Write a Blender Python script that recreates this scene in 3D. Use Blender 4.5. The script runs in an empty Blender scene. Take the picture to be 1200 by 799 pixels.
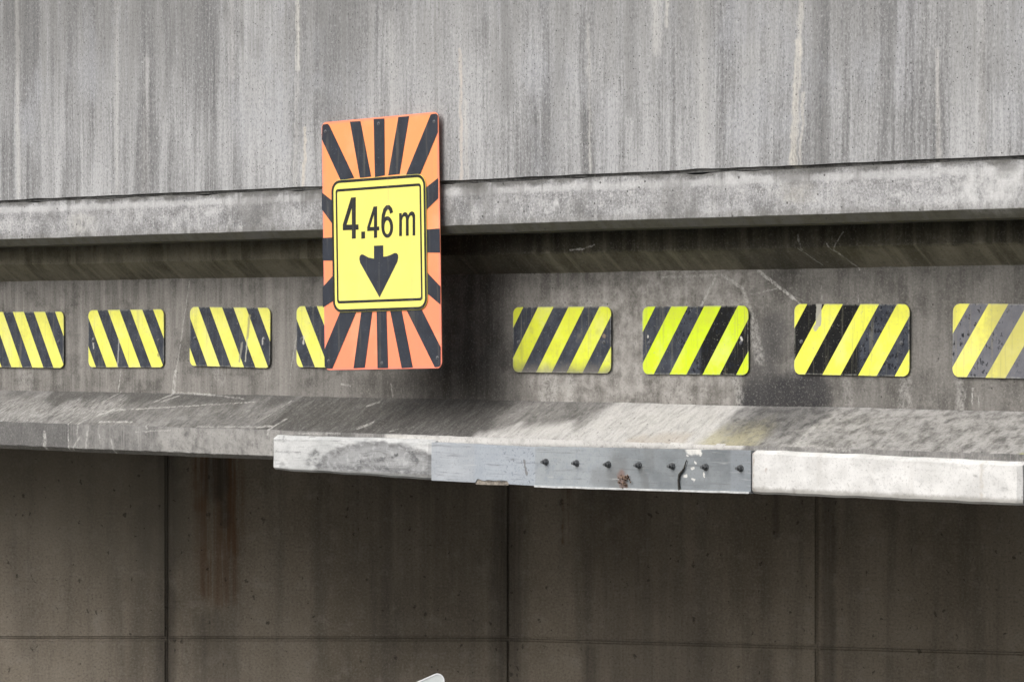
import bpy, bmesh, random
from math import sin, cos, tan, atan, radians, pi, sqrt
from mathutils import Vector, noise

random.seed(7)
scene = bpy.context.scene
col = scene.collection

# ------------------------------------------------------------------ camera
# X runs along the girder, -Y faces the viewer, Z is up, road surface at z = 0
F = 3870.0                    # focal length in photo pixels (1200 wide)
TH = radians(44)              # how far the view is turned from square-on
Z0 = 15.6                     # metres to the girder web along the view axis
H = 5.25                      # eye height above the road
PITCH = atan(14.5 / F)
CAM = Vector((Z0 * sin(TH), -Z0 * cos(TH), H))
RIGHT = Vector((cos(TH), sin(TH), 0))
FLAT = Vector((-sin(TH), cos(TH), 0))
FWD = FLAT * cos(PITCH) - Vector((0, 0, 1)) * sin(PITCH)
UP = Vector((0, 0, 1)) * cos(PITCH) + FLAT * sin(PITCH)

cam_data = bpy.data.cameras.new('camera')
cam = bpy.data.objects.new('camera', cam_data)
col.objects.link(cam)
cam.location = CAM
cam.rotation_euler = (pi / 2 - PITCH, 0, TH)
cam_data.sensor_width = 36
cam_data.lens = F / 1200 * 36
cam_data.clip_end = 2000
scene.camera = cam

# ------------------------------------------------------------------ sky, sun, exposure
SUN_EL, SUN_TO = 38, Vector((-0.14, -0.99, 0)).normalized()     # light from front left
world = bpy.data.worlds.new('World')
scene.world = world
world.use_nodes = True
wn = world.node_tree
wn.nodes.clear()
wo = wn.nodes.new('ShaderNodeOutputWorld')
bg = wn.nodes.new('ShaderNodeBackground')
sky = wn.nodes.new('ShaderNodeTexSky')
sky.sky_type = 'NISHITA'
sky.sun_disc = False
sky.sun_elevation = radians(SUN_EL)
from math import atan2
sky.sun_rotation = atan2(SUN_TO.x, SUN_TO.y)
sky.dust_density = 4.0
hs = wn.nodes.new('ShaderNodeHueSaturation')
hs.inputs['Saturation'].default_value = 0.55      # high thin cloud: a nearly colourless sky
wn.links.new(sky.outputs[0], hs.inputs['Color'])
wn.links.new(hs.outputs[0], bg.inputs['Color'])
wn.links.new(bg.outputs[0], wo.inputs['Surface'])
bg.inputs['Strength'].default_value = 0.08

sun_d = bpy.data.lights.new('sun', 'SUN')
sun_d.energy = 1.5
sun_d.angle = radians(56)
sun_d.color = (1.0, 0.99, 0.975)
sun = bpy.data.objects.new('sun', sun_d)
col.objects.link(sun)
to_sun = SUN_TO * cos(radians(SUN_EL)) + Vector((0, 0, sin(radians(SUN_EL))))
sun.rotation_euler = to_sun.to_track_quat('Z', 'Y').to_euler()

vs = scene.view_settings
vs.view_transform = 'Standard'
vs.look = 'None'
vs.gamma = 1.0
vs.exposure = 0.70
vs.use_curve_mapping = False
scene.cycles.max_bounces = 5
scene.cycles.diffuse_bounces = 2
scene.cycles.glossy_bounces = 1
scene.cycles.use_adaptive_sampling = True
scene.cycles.adaptive_threshold = 0.03


# ------------------------------------------------------------------ helpers: places
def P(x, y, o=0.0):
    """photo pixel -> point on the vertical plane o metres in front of the web"""
    d = FWD * F + RIGHT * (x - 600) - UP * (y - 399.5)
    t = (-o - CAM.y) / d.y
    return CAM + d * t


def PD(x, y, depth):
    """photo pixel -> point at a given depth"""
    d = FWD * F + RIGHT * (x - 600) - UP * (y - 399.5)
    return CAM + d * (depth / d.dot(FLAT))


# ------------------------------------------------------------------ helpers: objects
def link(name, me, mat=None, parent=None):
    o = bpy.data.objects.new(name, me)
    col.objects.link(o)
    if mat is not None and me is not None:
        if not me.materials:
            me.materials.append(mat)
    if parent is not None:
        o.parent = parent
    return o


def thing(name, loc, label, cat, group=None):
    o = bpy.data.objects.new(name, None)
    o.empty_display_size = 0.1
    col.objects.link(o)
    o.location = loc
    return tag(o, label, cat, group)


def tag(o, label, cat, group=None):
    o['label'] = label
    o['category'] = cat
    if group:
        o['group'] = group
    return o


def mesh_bm(name, bm, smooth=None):
    me = bpy.data.meshes.new(name)
    bmesh.ops.recalc_face_normals(bm, faces=bm.faces[:])
    bm.to_mesh(me)
    bm.free()
    if smooth is not None:
        for p in me.polygons:
            p.use_smooth = True
        me.set_sharp_from_angle(angle=radians(smooth))
    return me


def bm_box(bm, x0, x1, y0, y1, z0, z1):
    r = bmesh.ops.create_cube(bm, size=1.0)
    for v in r['verts']:
        v.co = Vector(((x0 + x1) / 2 + v.co.x * (x1 - x0), (y0 + y1) / 2 + v.co.y * (y1 - y0),
                       (z0 + z1) / 2 + v.co.z * (z1 - z0)))
    return r['verts']


def box_mesh(name, x0, x1, y0, y1, z0, z1, bev=0.0, seg=2):
    bm = bmesh.new()
    bm_box(bm, x0, x1, y0, y1, z0, z1)
    if bev:
        bmesh.ops.bevel(bm, geom=bm.edges[:], offset=bev, segments=seg, affect='EDGES', profile=0.5)
    return mesh_bm(name, bm, 30 if bev else None)


def shape_mesh(name, loops, depth, bevel=0.0):
    """flat outlines in (x, z), holes allowed, made into a slab facing -Y with its back at y = 0"""
    cu = bpy.data.curves.new(name, 'CURVE')
    cu.dimensions = '2D'
    cu.fill_mode = 'BOTH'
    cu.extrude = depth / 2
    cu.bevel_depth = bevel
    cu.bevel_resolution = 1
    for lp in loops:
        sp = cu.splines.new('POLY')
        sp.points.add(len(lp) - 1)
        for p, (a, b) in zip(sp.points, lp):
            p.co = (a, b, 0, 1)
        sp.use_cyclic_u = True
    ob = bpy.data.objects.new(name + '_tmp', cu)
    col.objects.link(ob)
    dg = bpy.context.evaluated_depsgraph_get()
    me = bpy.data.meshes.new_from_object(ob.evaluated_get(dg))
    bpy.data.objects.remove(ob)
    bpy.data.curves.remove(cu)
    me.name = name
    for v in me.vertices:
        x, y, z = v.co
        v.co = (x, -(z + depth / 2 + bevel), y)
    me.update()
    bm = bmesh.new()
    bm.from_mesh(me)
    bmesh.ops.recalc_face_normals(bm, faces=bm.faces[:])
    bm.to_mesh(me)
    bm.free()
    return me


def rrect(x0, x1, z0, z1, r, n=6):
    pts = []
    for cx, cz, a0 in ((x1 - r, z1 - r, 0), (x0 + r, z1 - r, 90), (x0 + r, z0 + r, 180), (x1 - r, z0 + r, 270)):
        for i in range(n + 1):
            a = radians(a0 + 90 * i / n)
            pts.append((cx + r * cos(a), cz + r * sin(a)))
    return pts


def tube_mesh(name, pts, radii, n=7):
    bm = bmesh.new()
    rings = []
    for i, p in enumerate(pts):
        p = Vector(p)
        d = (Vector(pts[min(i + 1, len(pts) - 1)]) - Vector(pts[max(i - 1, 0)])).normalized()
        a = d.orthogonal().normalized()
        b = d.cross(a)
        rings.append([bm.verts.new(p + (a * cos(2 * pi * k / n) + b * sin(2 * pi * k / n)) * radii[i]) for k in range(n)])
    for r0, r1 in zip(rings, rings[1:]):
        for k in range(n):
            bm.faces.new((r0[k], r0[(k + 1) % n], r1[(k + 1) % n], r1[k]))
    bm.faces.new(rings[0])
    bm.faces.new(rings[-1])
    return mesh_bm(name, bm, 40)


# ------------------------------------------------------------------ helpers: materials
class Mat:
    def __init__(self, name, rough=0.9, spec=0.25, metal=0.0):
        self.m = bpy.data.materials.new(name)
        self.m.use_nodes = True
        self.nt = self.m.node_tree
        self.nt.nodes.clear()
        self.out = self.n('ShaderNodeOutputMaterial')
        self.b = self.n('ShaderNodeBsdfPrincipled')
        self.nt.links.new(self.b.outputs[0], self.out.inputs['Surface'])
        self.b.inputs['Roughness'].default_value = rough
        self.b.inputs['Specular IOR Level'].default_value = spec
        self.b.inputs['Metallic'].default_value = metal
        self.tc = self.n('ShaderNodeTexCoord')
        self.p = self.tc.outputs['Object']

    def n(self, t):
        return self.nt.nodes.new(t)

    def put(self, sock, v):
        if isinstance(v, (int, float)):
            sock.default_value = v
        elif isinstance(v, (tuple, list, Vector)):
            v = tuple(v)
            if sock.type == 'RGBA' and len(v) == 3:
                v = v + (1,)
            sock.default_value = v
        else:
            self.nt.links.new(v, sock)

    def sc(self, s, p=None, off=(0, 0, 0), rot=(0, 0, 0)):
        q = self.n('ShaderNodeMapping')
        self.put(q.inputs['Vector'], p or self.p)
        q.inputs['Scale'].default_value = s
        q.inputs['Location'].default_value = off
        q.inputs['Rotation'].default_value = rot
        return q.outputs[0]

    def noise(self, vec, scale=1.0, detail=4.0, rough=0.55, dist=0.0, color=False):
        q = self.n('ShaderNodeTexNoise')
        self.put(q.inputs['Vector'], vec)
        q.inputs['Scale'].default_value = scale
        q.inputs['Detail'].default_value = detail
        q.inputs['Roughness'].default_value = rough
        q.inputs['Distortion'].default_value = dist
        return q.outputs['Color' if color else 'Fac']

    def vor(self, vec, scale=1.0, feature='F1', color=False):
        q = self.n('ShaderNodeTexVoronoi')
        q.feature = feature
        self.put(q.inputs['Vector'], vec)
        q.inputs['Scale'].default_value = scale
        return (q.outputs['Distance'], q.outputs['Color']) if color else q.outputs['Distance']

    def ma(self, op, a, b=0.0, c=0.0, clamp=False):
        q = self.n('ShaderNodeMath')
        q.operation = op
        q.use_clamp = clamp
        self.put(q.inputs[0], a)
        self.put(q.inputs[1], b)
        self.put(q.inputs[2], c)
        return q.outputs[0]

    def vm(self, op, a, b=(0, 0, 0)):
        q = self.n('ShaderNodeVectorMath')
        q.operation = op
        self.put(q.inputs[0], a)
        self.put(q.inputs[3] if op == 'SCALE' else q.inputs[1], b)
        return q.outputs['Value'] if op in ('DOT_PRODUCT', 'LENGTH') else q.outputs[0]

    def rng(self, v, a, b, lo=0.0, hi=1.0):
        q = self.n('ShaderNodeMapRange')
        q.interpolation_type = 'SMOOTHSTEP'
        self.put(q.inputs['Value'], v)
        self.put(q.inputs['From Min'], a)
        self.put(q.inputs['From Max'], b)
        self.put(q.inputs['To Min'], lo)
        self.put(q.inputs['To Max'], hi)
        return q.outputs[0]

    def mix(self, f, a, b, mode='MIX'):
        q = self.n('ShaderNodeMix')
        q.data_type = 'RGBA'
        q.blend_type = mode
        self.put(q.inputs[0], f)
        self.put(q.inputs[6], a)
        self.put(q.inputs[7], b)
        return q.outputs[2]

    def mul(self, *a):
        r = a[0]
        for b in a[1:]:
            r = self.ma('MULTIPLY', r, b)
        return r

    def xyz(self, p=None):
        q = self.n('ShaderNodeSeparateXYZ')
        self.put(q.inputs[0], p or self.p)
        return q.outputs

    def flat(self, wob=0.0, freq=8.0, p=None):
        """coordinates with the depth axis dropped, edges roughened by noise"""
        v = p or self.p
        v = self.vm('MULTIPLY', v, (1, 0, 1))
        if wob:
            nz = self.noise(v, freq * 1.3, 2, 0.6, color=True)
            nz = self.vm('SUBTRACT', nz, (0.5, 0.5, 0.5))
            nz = self.vm('MULTIPLY', nz, (wob * 2, 0, wob * 2))
            v = self.vm('ADD', v, nz)
        return v

    def seg(self, v, a, b, w, soft):
        """soft-edged line from a to b, 1 inside the width, 0 beyond the soft rim"""
        A = Vector((a[0], 0, a[2]))
        D = Vector((b[0] + 1e-4, 0, b[2])) - A
        pa = self.vm('SUBTRACT', v, A)
        h = self.ma('MULTIPLY', self.vm('DOT_PRODUCT', pa, D), 1 / D.dot(D), clamp=True)
        d = self.vm('SUBTRACT', pa, self.vm('SCALE', D, h))
        return self.rng(self.vm('LENGTH', d), w, w + soft, 1.0, 0.0)

    def bump(self, h, strength=0.5, dist=0.01):
        q = self.n('ShaderNodeBump')
        q.inputs['Strength'].default_value = strength
        q.inputs['Distance'].default_value = dist
        self.put(q.inputs['Height'], h)
        self.nt.links.new(q.outputs[0], self.b.inputs['Normal'])

    def color(self, c):
        self.put(self.b.inputs['Base Color'], c)
        return self.m


def srgb(r, g, b):
    f = lambda c: (c / 255 / 12.92) if c / 255 <= 0.04045 else ((c / 255 + 0.055) / 1.055) ** 2.4
    return (f(r), f(g), f(b))


def pits(M, p, scale, thr, dens):
    """small round voids of uneven size, sparse"""
    d, c = M.vor(p, scale, color=True)
    r = M.xyz(c)
    size = M.ma('MULTIPLY', r[0], thr)
    here = M.rng(r[1], dens, dens + 0.02)
    return M.mul(M.rng(d, M.ma('MULTIPLY', size, 0.55), size, 1.0, 0.0), here)


# ---- parapet concrete: rain-streaked board-marked grey
def mat_parapet():
    M = Mat('parapet_concrete', 0.92, 0.2)
    X = M.xyz()
    warp = M.noise(M.sc((1.5, 1, 1.2)), 1.0, 2, color=True)
    wp = M.vm('ADD', M.p, M.vm('MULTIPLY', M.vm('SUBTRACT', warp, (.5, .5, .5)), (0.05, 0, 0)))
    big = M.noise(M.sc((1.5, 1, 0.75), wp), 1.0, 4, .6)
    s1 = M.noise(M.sc((9, 1, 0.45), wp), 1.0, 5, 0.6)
    s2 = M.noise(M.sc((34, 1, 1.1), wp, (3, 0, 1)), 1.0, 4, 0.65)
    s3 = M.noise(M.sc((95, 1, 2.2), wp, (1, 0, 4)), 1.0, 4, 0.68)
    grain = M.noise(M.sc((105, 80, 62)), 1.0, 4, 0.75)
    v = M.ma('ADD', M.mul(M.rng(big, .34, .66), .26), M.mul(M.rng(s1, .30, .70), .34))
    v = M.ma('ADD', v, M.mul(M.rng(s2, .27, .73), .28))
    v = M.ma('ADD', v, M.mul(M.rng(s3, .27, .73), .17))
    v = M.rng(v, .10, .92)
    c = M.mix(v, (0.150, 0.150, 0.151), (0.455, 0.458, 0.462))
    c = M.mix(M.mul(M.rng(M.noise(M.sc((2.2, 1, 1.6), None, (7, 0, 2)), 1.0, 4, .6), .52, .68), .4), c, (0.385, 0.395, 0.42))
    c = M.mix(M.rng(grain, .5, .30, 0, .55), c, (0.09, 0.09, 0.09))
    c = M.mix(M.rng(grain, .5, .70, 0, .45), c, (0.56, 0.56, 0.56))
    # dark algae bands creeping down from the top
    tz = M.ma('ADD', X[2], M.mul(M.ma('SUBTRACT', s1, .5), 2.6))
    alg = M.mul(M.rng(tz, 6.15, 7.1), M.rng(s2, .3, .62))
    c = M.mix(M.mul(alg, .55), c, (0.125, 0.123, 0.115))
    fw = M.flat(0.022, 11)
    brk = M.mul(M.rng(s2, .28, .62, .25, 1), M.rng(grain, .25, .55, .35, 1))
    # pale lime runs
    for (x0, y0, x1, y1, w, so, cc, st) in (
            (349, -10, 349, 80, .007, .014, (0.60, 0.585, 0.54), .75), (349, 70, 346, 218, .005, .016, (.52, .51, .49), .5),
            (358, 150, 356, 218, .004, .012, (.62, .56, .47), .55),
            (940, -10, 936, 60, .005, .02, (.56, .54, .50), .6), (936, 50, 930, 196, .010, .016, (.60, .57, .51), .65),
            (942, 110, 938, 196, .002, .010, (.62, .59, .53), .45),
            (20, -10, 22, 230, .006, .02, (.52, .51, .49), .45), (137, -10, 137, 225, .006, .025, (.50, .495, .48), .45),
            (172, 70, 170, 225, .008, .03, (.52, .51, .5), .35), (272, -10, 272, 90, .008, .03, (.52, .51, .5), .4),
            (540, 60, 541, 210, .003, .012, (.60, .52, .44), .55), (546, 120, 547, 210, .004, .012, (.55, .53, .50), .45),
            (690, 30, 692, 205, .003, .012, (.52, .51, .48), .5), (769, -10, 771, 60, .012, .03, (.58, .57, .55), .55),
            (782, -10, 781, 30, .004, .012, (.6, .58, .54), .5),
            (1098, 60, 1100, 185, .004, .014, (.54, .52, .49), .5), (1150, -10, 1152, 180, .004, .03, (.50, .49, .47), .4),
            (820, -10, 825, 200, .006, .04, (.48, .475, .46), .35), (455, 20, 462, 130, .01, .05, (.48, .48, .47), .35),
            (715, 120, 712, 205, .03, .08, (.47, .475, .49), .35), (1065, 10, 1060, 110, .03, .06, (.45, .455, .475), .4)):
        k = M.seg(fw, P(x0, y0, .4), P(x1, y1, .4), w, so)
        c = M.mix(M.mul(k, st, brk), c, cc)
    for (x0, y0, x1, y1, w, so, st) in ((960, -10, 962, 190, .03, .04, .45), (595, -10, 590, 120, .03, .06, .45),
                                        (740, -10, 738, 130, .01, .04, .45), (1045, 20, 1040, 150, .012, .03, .4),
                                        (10, -30, 30, 60, .08, .1, .35), (240, -20, 300, 60, .02, .05, .3),
                                        (395, -10, 400, 110, .10, .12, .35), (660, 10, 650, 190, .01, .05, .3),
                                        (1180, -20, 1170, 90, .05, .06, .35), (210, -10, 190, 140, .012, .03, .3)):
        k = M.seg(fw, P(x0, y0, .4), P(x1, y1, .4), w, so)
        c = M.mix(M.mul(k, st, M.rng(s2, .2, .7)), c, (0.13, 0.13, 0.127))
    pt = M.ma('MAXIMUM', pits(M, M.p, 24, .17, .5), pits(M, M.p, 60, .26, .4))
    c = M.mix(M.mul(pt, .8), c, (0.06, 0.059, 0.057))
    h = M.ma('SUBTRACT', M.ma('ADD', M.mul(s3, .35), M.mul(grain, .5)), M.mul(pt, 1.4))
    M.bump(h, 0.35, 0.006)
    return M.color(c)


# ---- slab edge (ledge): paler, blotchy, worn; greenish under the drip edge
def mat_ledge():
    M = Mat('slab_edge_concrete', 0.9, 0.2)
    X = M.xyz()
    a = M.noise(M.sc((5, 5, 7)), 1.0, 6, 0.65)
    b = M.noise(M.sc((22, 22, 16)), 1.0, 5, 0.68, 0.15)
    st = M.noise(M.sc((40, 1, 3)), 1.0, 4, 0.6)
    g = M.noise(M.p, 90, 4, 0.75)
    c = M.mix(M.rng(a, .33, .66), (0.195, 0.195, 0.198), (0.40, 0.40, 0.405))
    c = M.mix(M.mul(M.rng(b, .5, .68), .6), c, (0.52, 0.515, 0.51))
    c = M.mix(M.mul(M.rng(b, .46, .33), .55), c, (0.165, 0.163, 0.16))
    c = M.mix(M.mul(M.rng(st, .52, .72), .35), c, (0.55, 0.55, 0.545))
    c = M.mix(M.rng(g, .5, .3, 0, .75), c, (0.10, 0.10, .10))
    c = M.mix(M.rng(g, .5, .7, 0, .6), c, (0.64, 0.64, .64))
    # worn pale arris near the top, dark line above it
    zt = M.ma('ADD', X[2], M.mul(M.ma('SUBTRACT', M.noise(M.p, 9, 4, .6), .5), .09))
    c = M.mix(M.mul(M.seg(M.flat(.012, 9), (-9, 0, H + .632), (9, 0, H + .632), .006, .018), .5), c, (.56, .56, .56))
    c = M.mix(M.mul(M.rng(zt, H + .645, H + .672), .75), c, (0.085, 0.082, 0.075))
    zb = M.ma('ADD', X[2], M.mul(M.ma('SUBTRACT', b, .5), .035))
    c = M.mix(M.mul(M.rng(zb, H + .515, H + .485), .35), c, (0.2, 0.197, 0.185))
    # chamfer and soffit: darker, olive
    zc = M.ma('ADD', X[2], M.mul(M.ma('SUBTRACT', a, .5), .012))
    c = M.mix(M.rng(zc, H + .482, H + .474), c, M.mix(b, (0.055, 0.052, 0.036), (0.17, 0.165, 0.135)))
    fw = M.flat(.02, 14)
    for (px, py, r, cc, k) in ((245, 248, .022, (.5, .5, .5), .8), (645, 242, .03, (.6, .6, .6), .7), (860, 212, .05, (.5, .5, .5), .5),
                               (1165, 222, .09, (.58, .58, .575), .65), (95, 262, .06, (.48, .47, .44), .5),
                               (935, 226, .05, (.42, .405, .37), .5), (1120, 225, .05, (.6, .6, .6), .4)):
        q = P(px, py, .4)
        c = M.mix(M.mul(M.seg(fw, (q.x - r, 0, q.z), (q.x + r, 0, q.z), r * .3, r), k, M.rng(b, .3, .6)), c, cc)
    gr = M.noise(M.sc((3.2, 1, 2.2), None, (4, 0, 3)), 1.0, 5, .66)
    c = M.mix(M.mul(M.rng(gr, .5, .66), .5), c, (0.15, 0.148, 0.142))
    drp = M.noise(M.sc((20, 1, 1.2), None, (2, 0, 8)), 1.0, 4, .65)
    c = M.mix(M.mul(M.rng(drp, .54, .68), M.rng(X[2], H + .56, H + .67), .55), c, (0.12, 0.118, 0.112))
    c = M.mix(M.mul(M.rng(drp, .50, .36), M.rng(X[2], H + .53, H + .48), .55), c, (0.13, 0.128, 0.118))
    for (px, w) in ((930, .07), (1180, .02), (365, .05), (555, .05)):
        q = P(px, 205, .4)
        c = M.mix(M.mul(M.seg(fw, (q.x - w, 0, H + .65), (q.x + w, 0, H + .65), .01, .05), .55), c, (.11, .108, .10))
    pt = M.ma('MAXIMUM', pits(M, M.p, 30, .22, .5), pits(M, M.p, 62, .25, .5))
    c = M.mix(M.mul(pt, .75), c, (0.06, 0.058, 0.055))
    M.bump(M.ma('SUBTRACT', M.ma('ADD', M.mul(b, .8), M.mul(g, .4)), M.mul(pt, 1.0)), .5, .008)
    return M.color(c)


# ---- girder: traffic-grimed web, olive upper flange, scraped lower flange
SCRATCHES = (
    (222, 330, 206, 440, 0, .002, .006, .45), (206, 436, 203, 462, 0, .007, .010, .75), (203, 460, 194, 470, .01, .003, .007, .7),
    (147, 386, 139, 458, 0, .0015, .004, .75), (139, 458, 132, 470, .02, .0015, .005, .5),
    (352, 370, 341, 430, 0, .001, .004, .6), (341, 430, 340, 445, 0, .001, .004, .4),
    (889, 318, 930, 350, 0, .005, .005, .8), (930, 350, 946, 363, 0, .002, .004, .7),
    (840, 322, 822, 358, 0, .003, .005, .7), (776, 325, 846, 322, 0, .002, .006, .45), (770, 318, 838, 318, 0, .001, .004, .4),
    (846, 322, 870, 338, 0, .003, .008, .6), (870, 338, 882, 372, 0, .004, .012, .55), (882, 380, 890, 420, 0, .012, .03, .45),
    (980, 297, 990, 316, .1, .002, .004, .55), (972, 286, 980, 298, .1, .002, .004, .5), (988, 272, 975, 292, .12, .001, .004, .5),
    (935, 276, 938, 292, .12, .002, .005, .5), (938, 292, 950, 310, .1, .001, .004, .45),
    (668, 293, 682, 292, .12, .003, .003, .8), (682, 292, 696, 287, .12, .002, .003, .8),
    (880, 345, 910, 338, 0, .001, .003, .5), (915, 340, 940, 352, 0, .0005, .003, .4),
    (962, 336, 963, 352, 0, .002, .006, .4), (1006, 345, 1006, 355, 0, .001, .003, .5),
    (1140, 455, 1139, 474, 0, .002, .004, .7), (1147, 466, 1147, 480, 0, .001, .003, .5),
    (130, 481, 200, 477, .12, .002, .003, .8), (200, 477, 292, 471, .10, .001, .003, .75),
    (128, 486, 136, 480, .14, .006, .006, .8), (115, 494, 152, 494, .28, .003, .003, .9),
    (206, 460, 250, 463, .01, .002, .006, .7), (250, 463, 290, 467, .01, .001, .005, .5),
    (332, 470, 327, 492, .10, .0015, .005, .7), (327, 492, 322, 508, .25, .004, .008, .8), (302, 500, 320, 499, .28, .003, .004, .8),
    (80, 494, 80, 527, .30, .003, .003, .85), (91, 497, 90, 508, .30, .003, .006, .6), (95, 510, 85, 526, .30, .003, .006, .6),
    (103, 500, 101, 524, .30, .004, .008, .55), (116, 507, 118, 520, .30, .003, .006, .6), (130, 515, 133, 530, .30, .003, .008, .5),
    (158, 506, 200, 504, .30, .001, .004, .6), (230, 500, 300, 500, .29, .001, .006, .5),
    (52, 507, 52, 524, .30, .010, .008, .7), (172, 498, 174, 502, .29, .004, .004, .7), (195, 470, 205, 464, .05, .003, .006, .6),
    (430, 501, 438, 496, .2, .006, .006, .85), (425, 475, 434, 472, .1, .003, .005, .6), (400, 450, 410, 452, 0, .002, .006, .5),
    (460, 464, 458, 450, 0, .002, .006, .4), (456, 506, 462, 503, .28, .002, .004, .6), (352, 508, 400, 508, .29, .002, .004, .55),
    (1004, 502, 990, 500, .1, .001, .006, .3), (945, 500, 948, 520, .2, .006, .015, .55), (930, 520, 1000, 528, .28, .003, .01, .55))


def mat_girder(kind):
    M = Mat('girder_' + kind, 0.88, 0.25)
    X = M.xyz()
    a = M.noise(M.sc((6, 3, 5)), 1.0, 6, .62)
    b = M.noise(M.sc((18, 18, 18)), 1.0, 5, .7, .1)
    st = M.noise(M.sc((16, 1, 1.1)), 1.0, 5, .6)
    st2 = M.noise(M.sc((60, 1, 3)), 1.0, 4, .6)
    g = M.noise(M.p, 95, 4, .75)
    brk = M.mul(M.rng(M.noise(M.p, 48, 4, .7), .38, .58, .15, 1), M.rng(g, .3, .55, .4, 1))
    fw = M.flat(.09, 7)
    ff = M.flat(.025, 16)
    fb = M.flat(.10, 5)
    fl2 = M.flat(.009, 26)
    if kind == 'web':
        c = M.mix(M.rng(a, .3, .7), (0.080, 0.076, 0.070), (0.19, 0.181, 0.168))
        c = M.mix(M.mul(M.rng(st, .4, .68), .5), c, (0.24, 0.230, 0.214))
        c = M.mix(M.mul(M.rng(st2, .52, .75), .3), c, (0.062, 0.058, 0.052))
        c = M.mix(M.mul(M.rng(b, .55, .74), .45), c, (0.29, 0.277, 0.258))
        left = M.rng(M.ma('ADD', X[0], M.mul(M.ma('SUBTRACT', a, .5), 1.0)), -.9, -1.7)
        c = M.mix(M.mul(left, .5), c, M.mix(M.rng(M.ma('ADD', M.mul(st, .6), M.mul(st2, .4)), .36, .64), (0.15, 0.142, 0.130), (0.34, 0.324, 0.302)))
        blot = M.noise(M.sc((3.4, 1, 4.2), None, (3, 0, 6)), 1.0, 6, .68)
        c = M.mix(M.rng(blot, .5, .36, 0, .6), c, (0.058, 0.055, 0.050))
        c = M.mix(M.rng(blot, .55, .7, 0, .45), c, (0.30, 0.288, 0.268))
        # pale bare patch around the two middle plates, blackened patch next to it
        pa1 = M.seg(fw, P(650, 400), P(850, 330), .10, .20)
        pa2 = M.seg(fw, P(640, 445), P(840, 455), .06, .10)
        pale = M.ma('MAXIMUM', pa1, pa2)
        c = M.mix(M.mul(pale, M.rng(b, .3, .62, .6, .95)), c, M.mix(M.rng(M.ma('ADD', M.mul(b, .45), M.ma('ADD', M.mul(a, .3), M.mul(st, .25))), .36, .62), (0.125, 0.117, 0.105), (0.37, 0.355, 0.335)))
        c = M.mix(M.mul(M.seg(ff, P(886, 476), P(950, 462), .07, .08), M.rng(b, .3, .6, 1.0, .85)), c, (0.026, 0.026, 0.029))
        c = M.mix(M.mul(M.seg(ff, P(890, 445), P(908, 385), .03, .09), .65), c, (0.055, 0.054, 0.055))
        c = M.mix(M.mul(M.seg(fw, P(540, 480), P(560, 320), .12, .20), .85, M.rng(st, .25, .6, 1, .6)), c, (0.040, 0.038, 0.034))  # grime beside the sign, with the sign's shade painted into it
        c = M.mix(M.mul(M.seg(fw, P(430, 455), P(540, 465), .03, .10), .5, M.rng(b, .3, .6, 1, .4)), c, (0.055, 0.051, 0.046))
        for (x0, y0, x1, y1, w, k) in ((650, 440, 646, 470, .02, .7), (668, 440, 668, 468, .01, .7), (640, 440, 636, 468, .008, .7),
                                       (862, 440, 866, 468, .01, .6), (1060, 440, 1062, 480, .02, .45), (1125, 450, 1126, 478, .005, .6),
                                       (992, 445, 994, 470, .012, .35), (30, 430, 30, 450, .05, .3), (255, 434, 258, 445, .03, .35)):
            c = M.mix(M.mul(M.seg(ff, P(x0, y0), P(x1, y1), w, .03), k, brk), c, (0.42, 0.41, 0.39))
    elif kind == 'top_flange':
        c = M.mix(M.rng(a, .3, .7), (0.085, 0.078, 0.052), (0.20, 0.184, 0.138))
        c = M.mix(M.mul(M.rng(st, .48, .66), .6), c, (0.25, 0.228, 0.172))
        # black algae plus painted-in recess shade on the upright face beyond the sign, bare olive haunch below it
        zz = M.ma('ADD', X[2], M.mul(M.ma('SUBTRACT', b, .5), .05))
        face = M.mul(M.rng(zz, H + .335, H + .36), M.rng(M.ma('ADD', X[0], M.mul(M.ma('SUBTRACT', a, .5), .9)), -.6, -.2))
        c = M.mix(M.mul(face, M.rng(st, .3, .65, .92, .55)), c, (0.022, 0.020, 0.013))
        c = M.mix(M.mul(M.seg(fw, P(520, 300, .1), P(590, 300, .1), .1, .25), .7), c, (0.03, 0.027, 0.02))  # shade behind the sign deepened in the flange colour
        c = M.mix(M.mul(M.seg(fw, P(880, 310, .06), P(970, 308, .06), .02, .12), .6), c, (0.035, 0.032, 0.026))
        c = M.mix(M.mul(M.rng(b, .6, .75), .4), c, (0.26, 0.247, 0.214))
    elif kind == 'slope':
        sc1 = M.noise(M.sc((27, 1, 17), None, (0, 0, 0), (0, radians(38), 0)), 1.0, 6, .74, .5)
        sc2 = M.noise(M.sc((80, 1, 52), None, (2, 0, 1), (0, radians(34), 0)), 1.0, 5, .74, .4)
        tone = M.noise(M.sc((1.1, 1, 3)), 1.0, 4, .6)
        c = M.mix(M.rng(sc1, .3, .7), (0.115, 0.111, 0.106), (0.245, 0.238, 0.228))
        c = M.mix(M.mul(M.rng(sc2, .5, .7), .5), c, (0.40, 0.39, 0.375))
        c = M.mix(M.mul(M.rng(b, .45, .3), .5), c, (0.09, 0.086, 0.08))
        sb = M.noise(M.sc((6, 6, 12), None, (1, 0, 5)), 1.0, 6, .7)
        c = M.mix(M.rng(sb, .5, .36, 0, .6), c, (0.085, 0.082, 0.078))
        c = M.mix(M.rng(sb, .54, .7, 0, .5), c, (0.36, 0.352, 0.34))
        # dark grime by the sign, white bare middle, pale right
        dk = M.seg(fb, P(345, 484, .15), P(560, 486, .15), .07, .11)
        dk2 = M.seg(fb, P(60, 462, .05), P(330, 464, .05), .012, .07)
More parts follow.
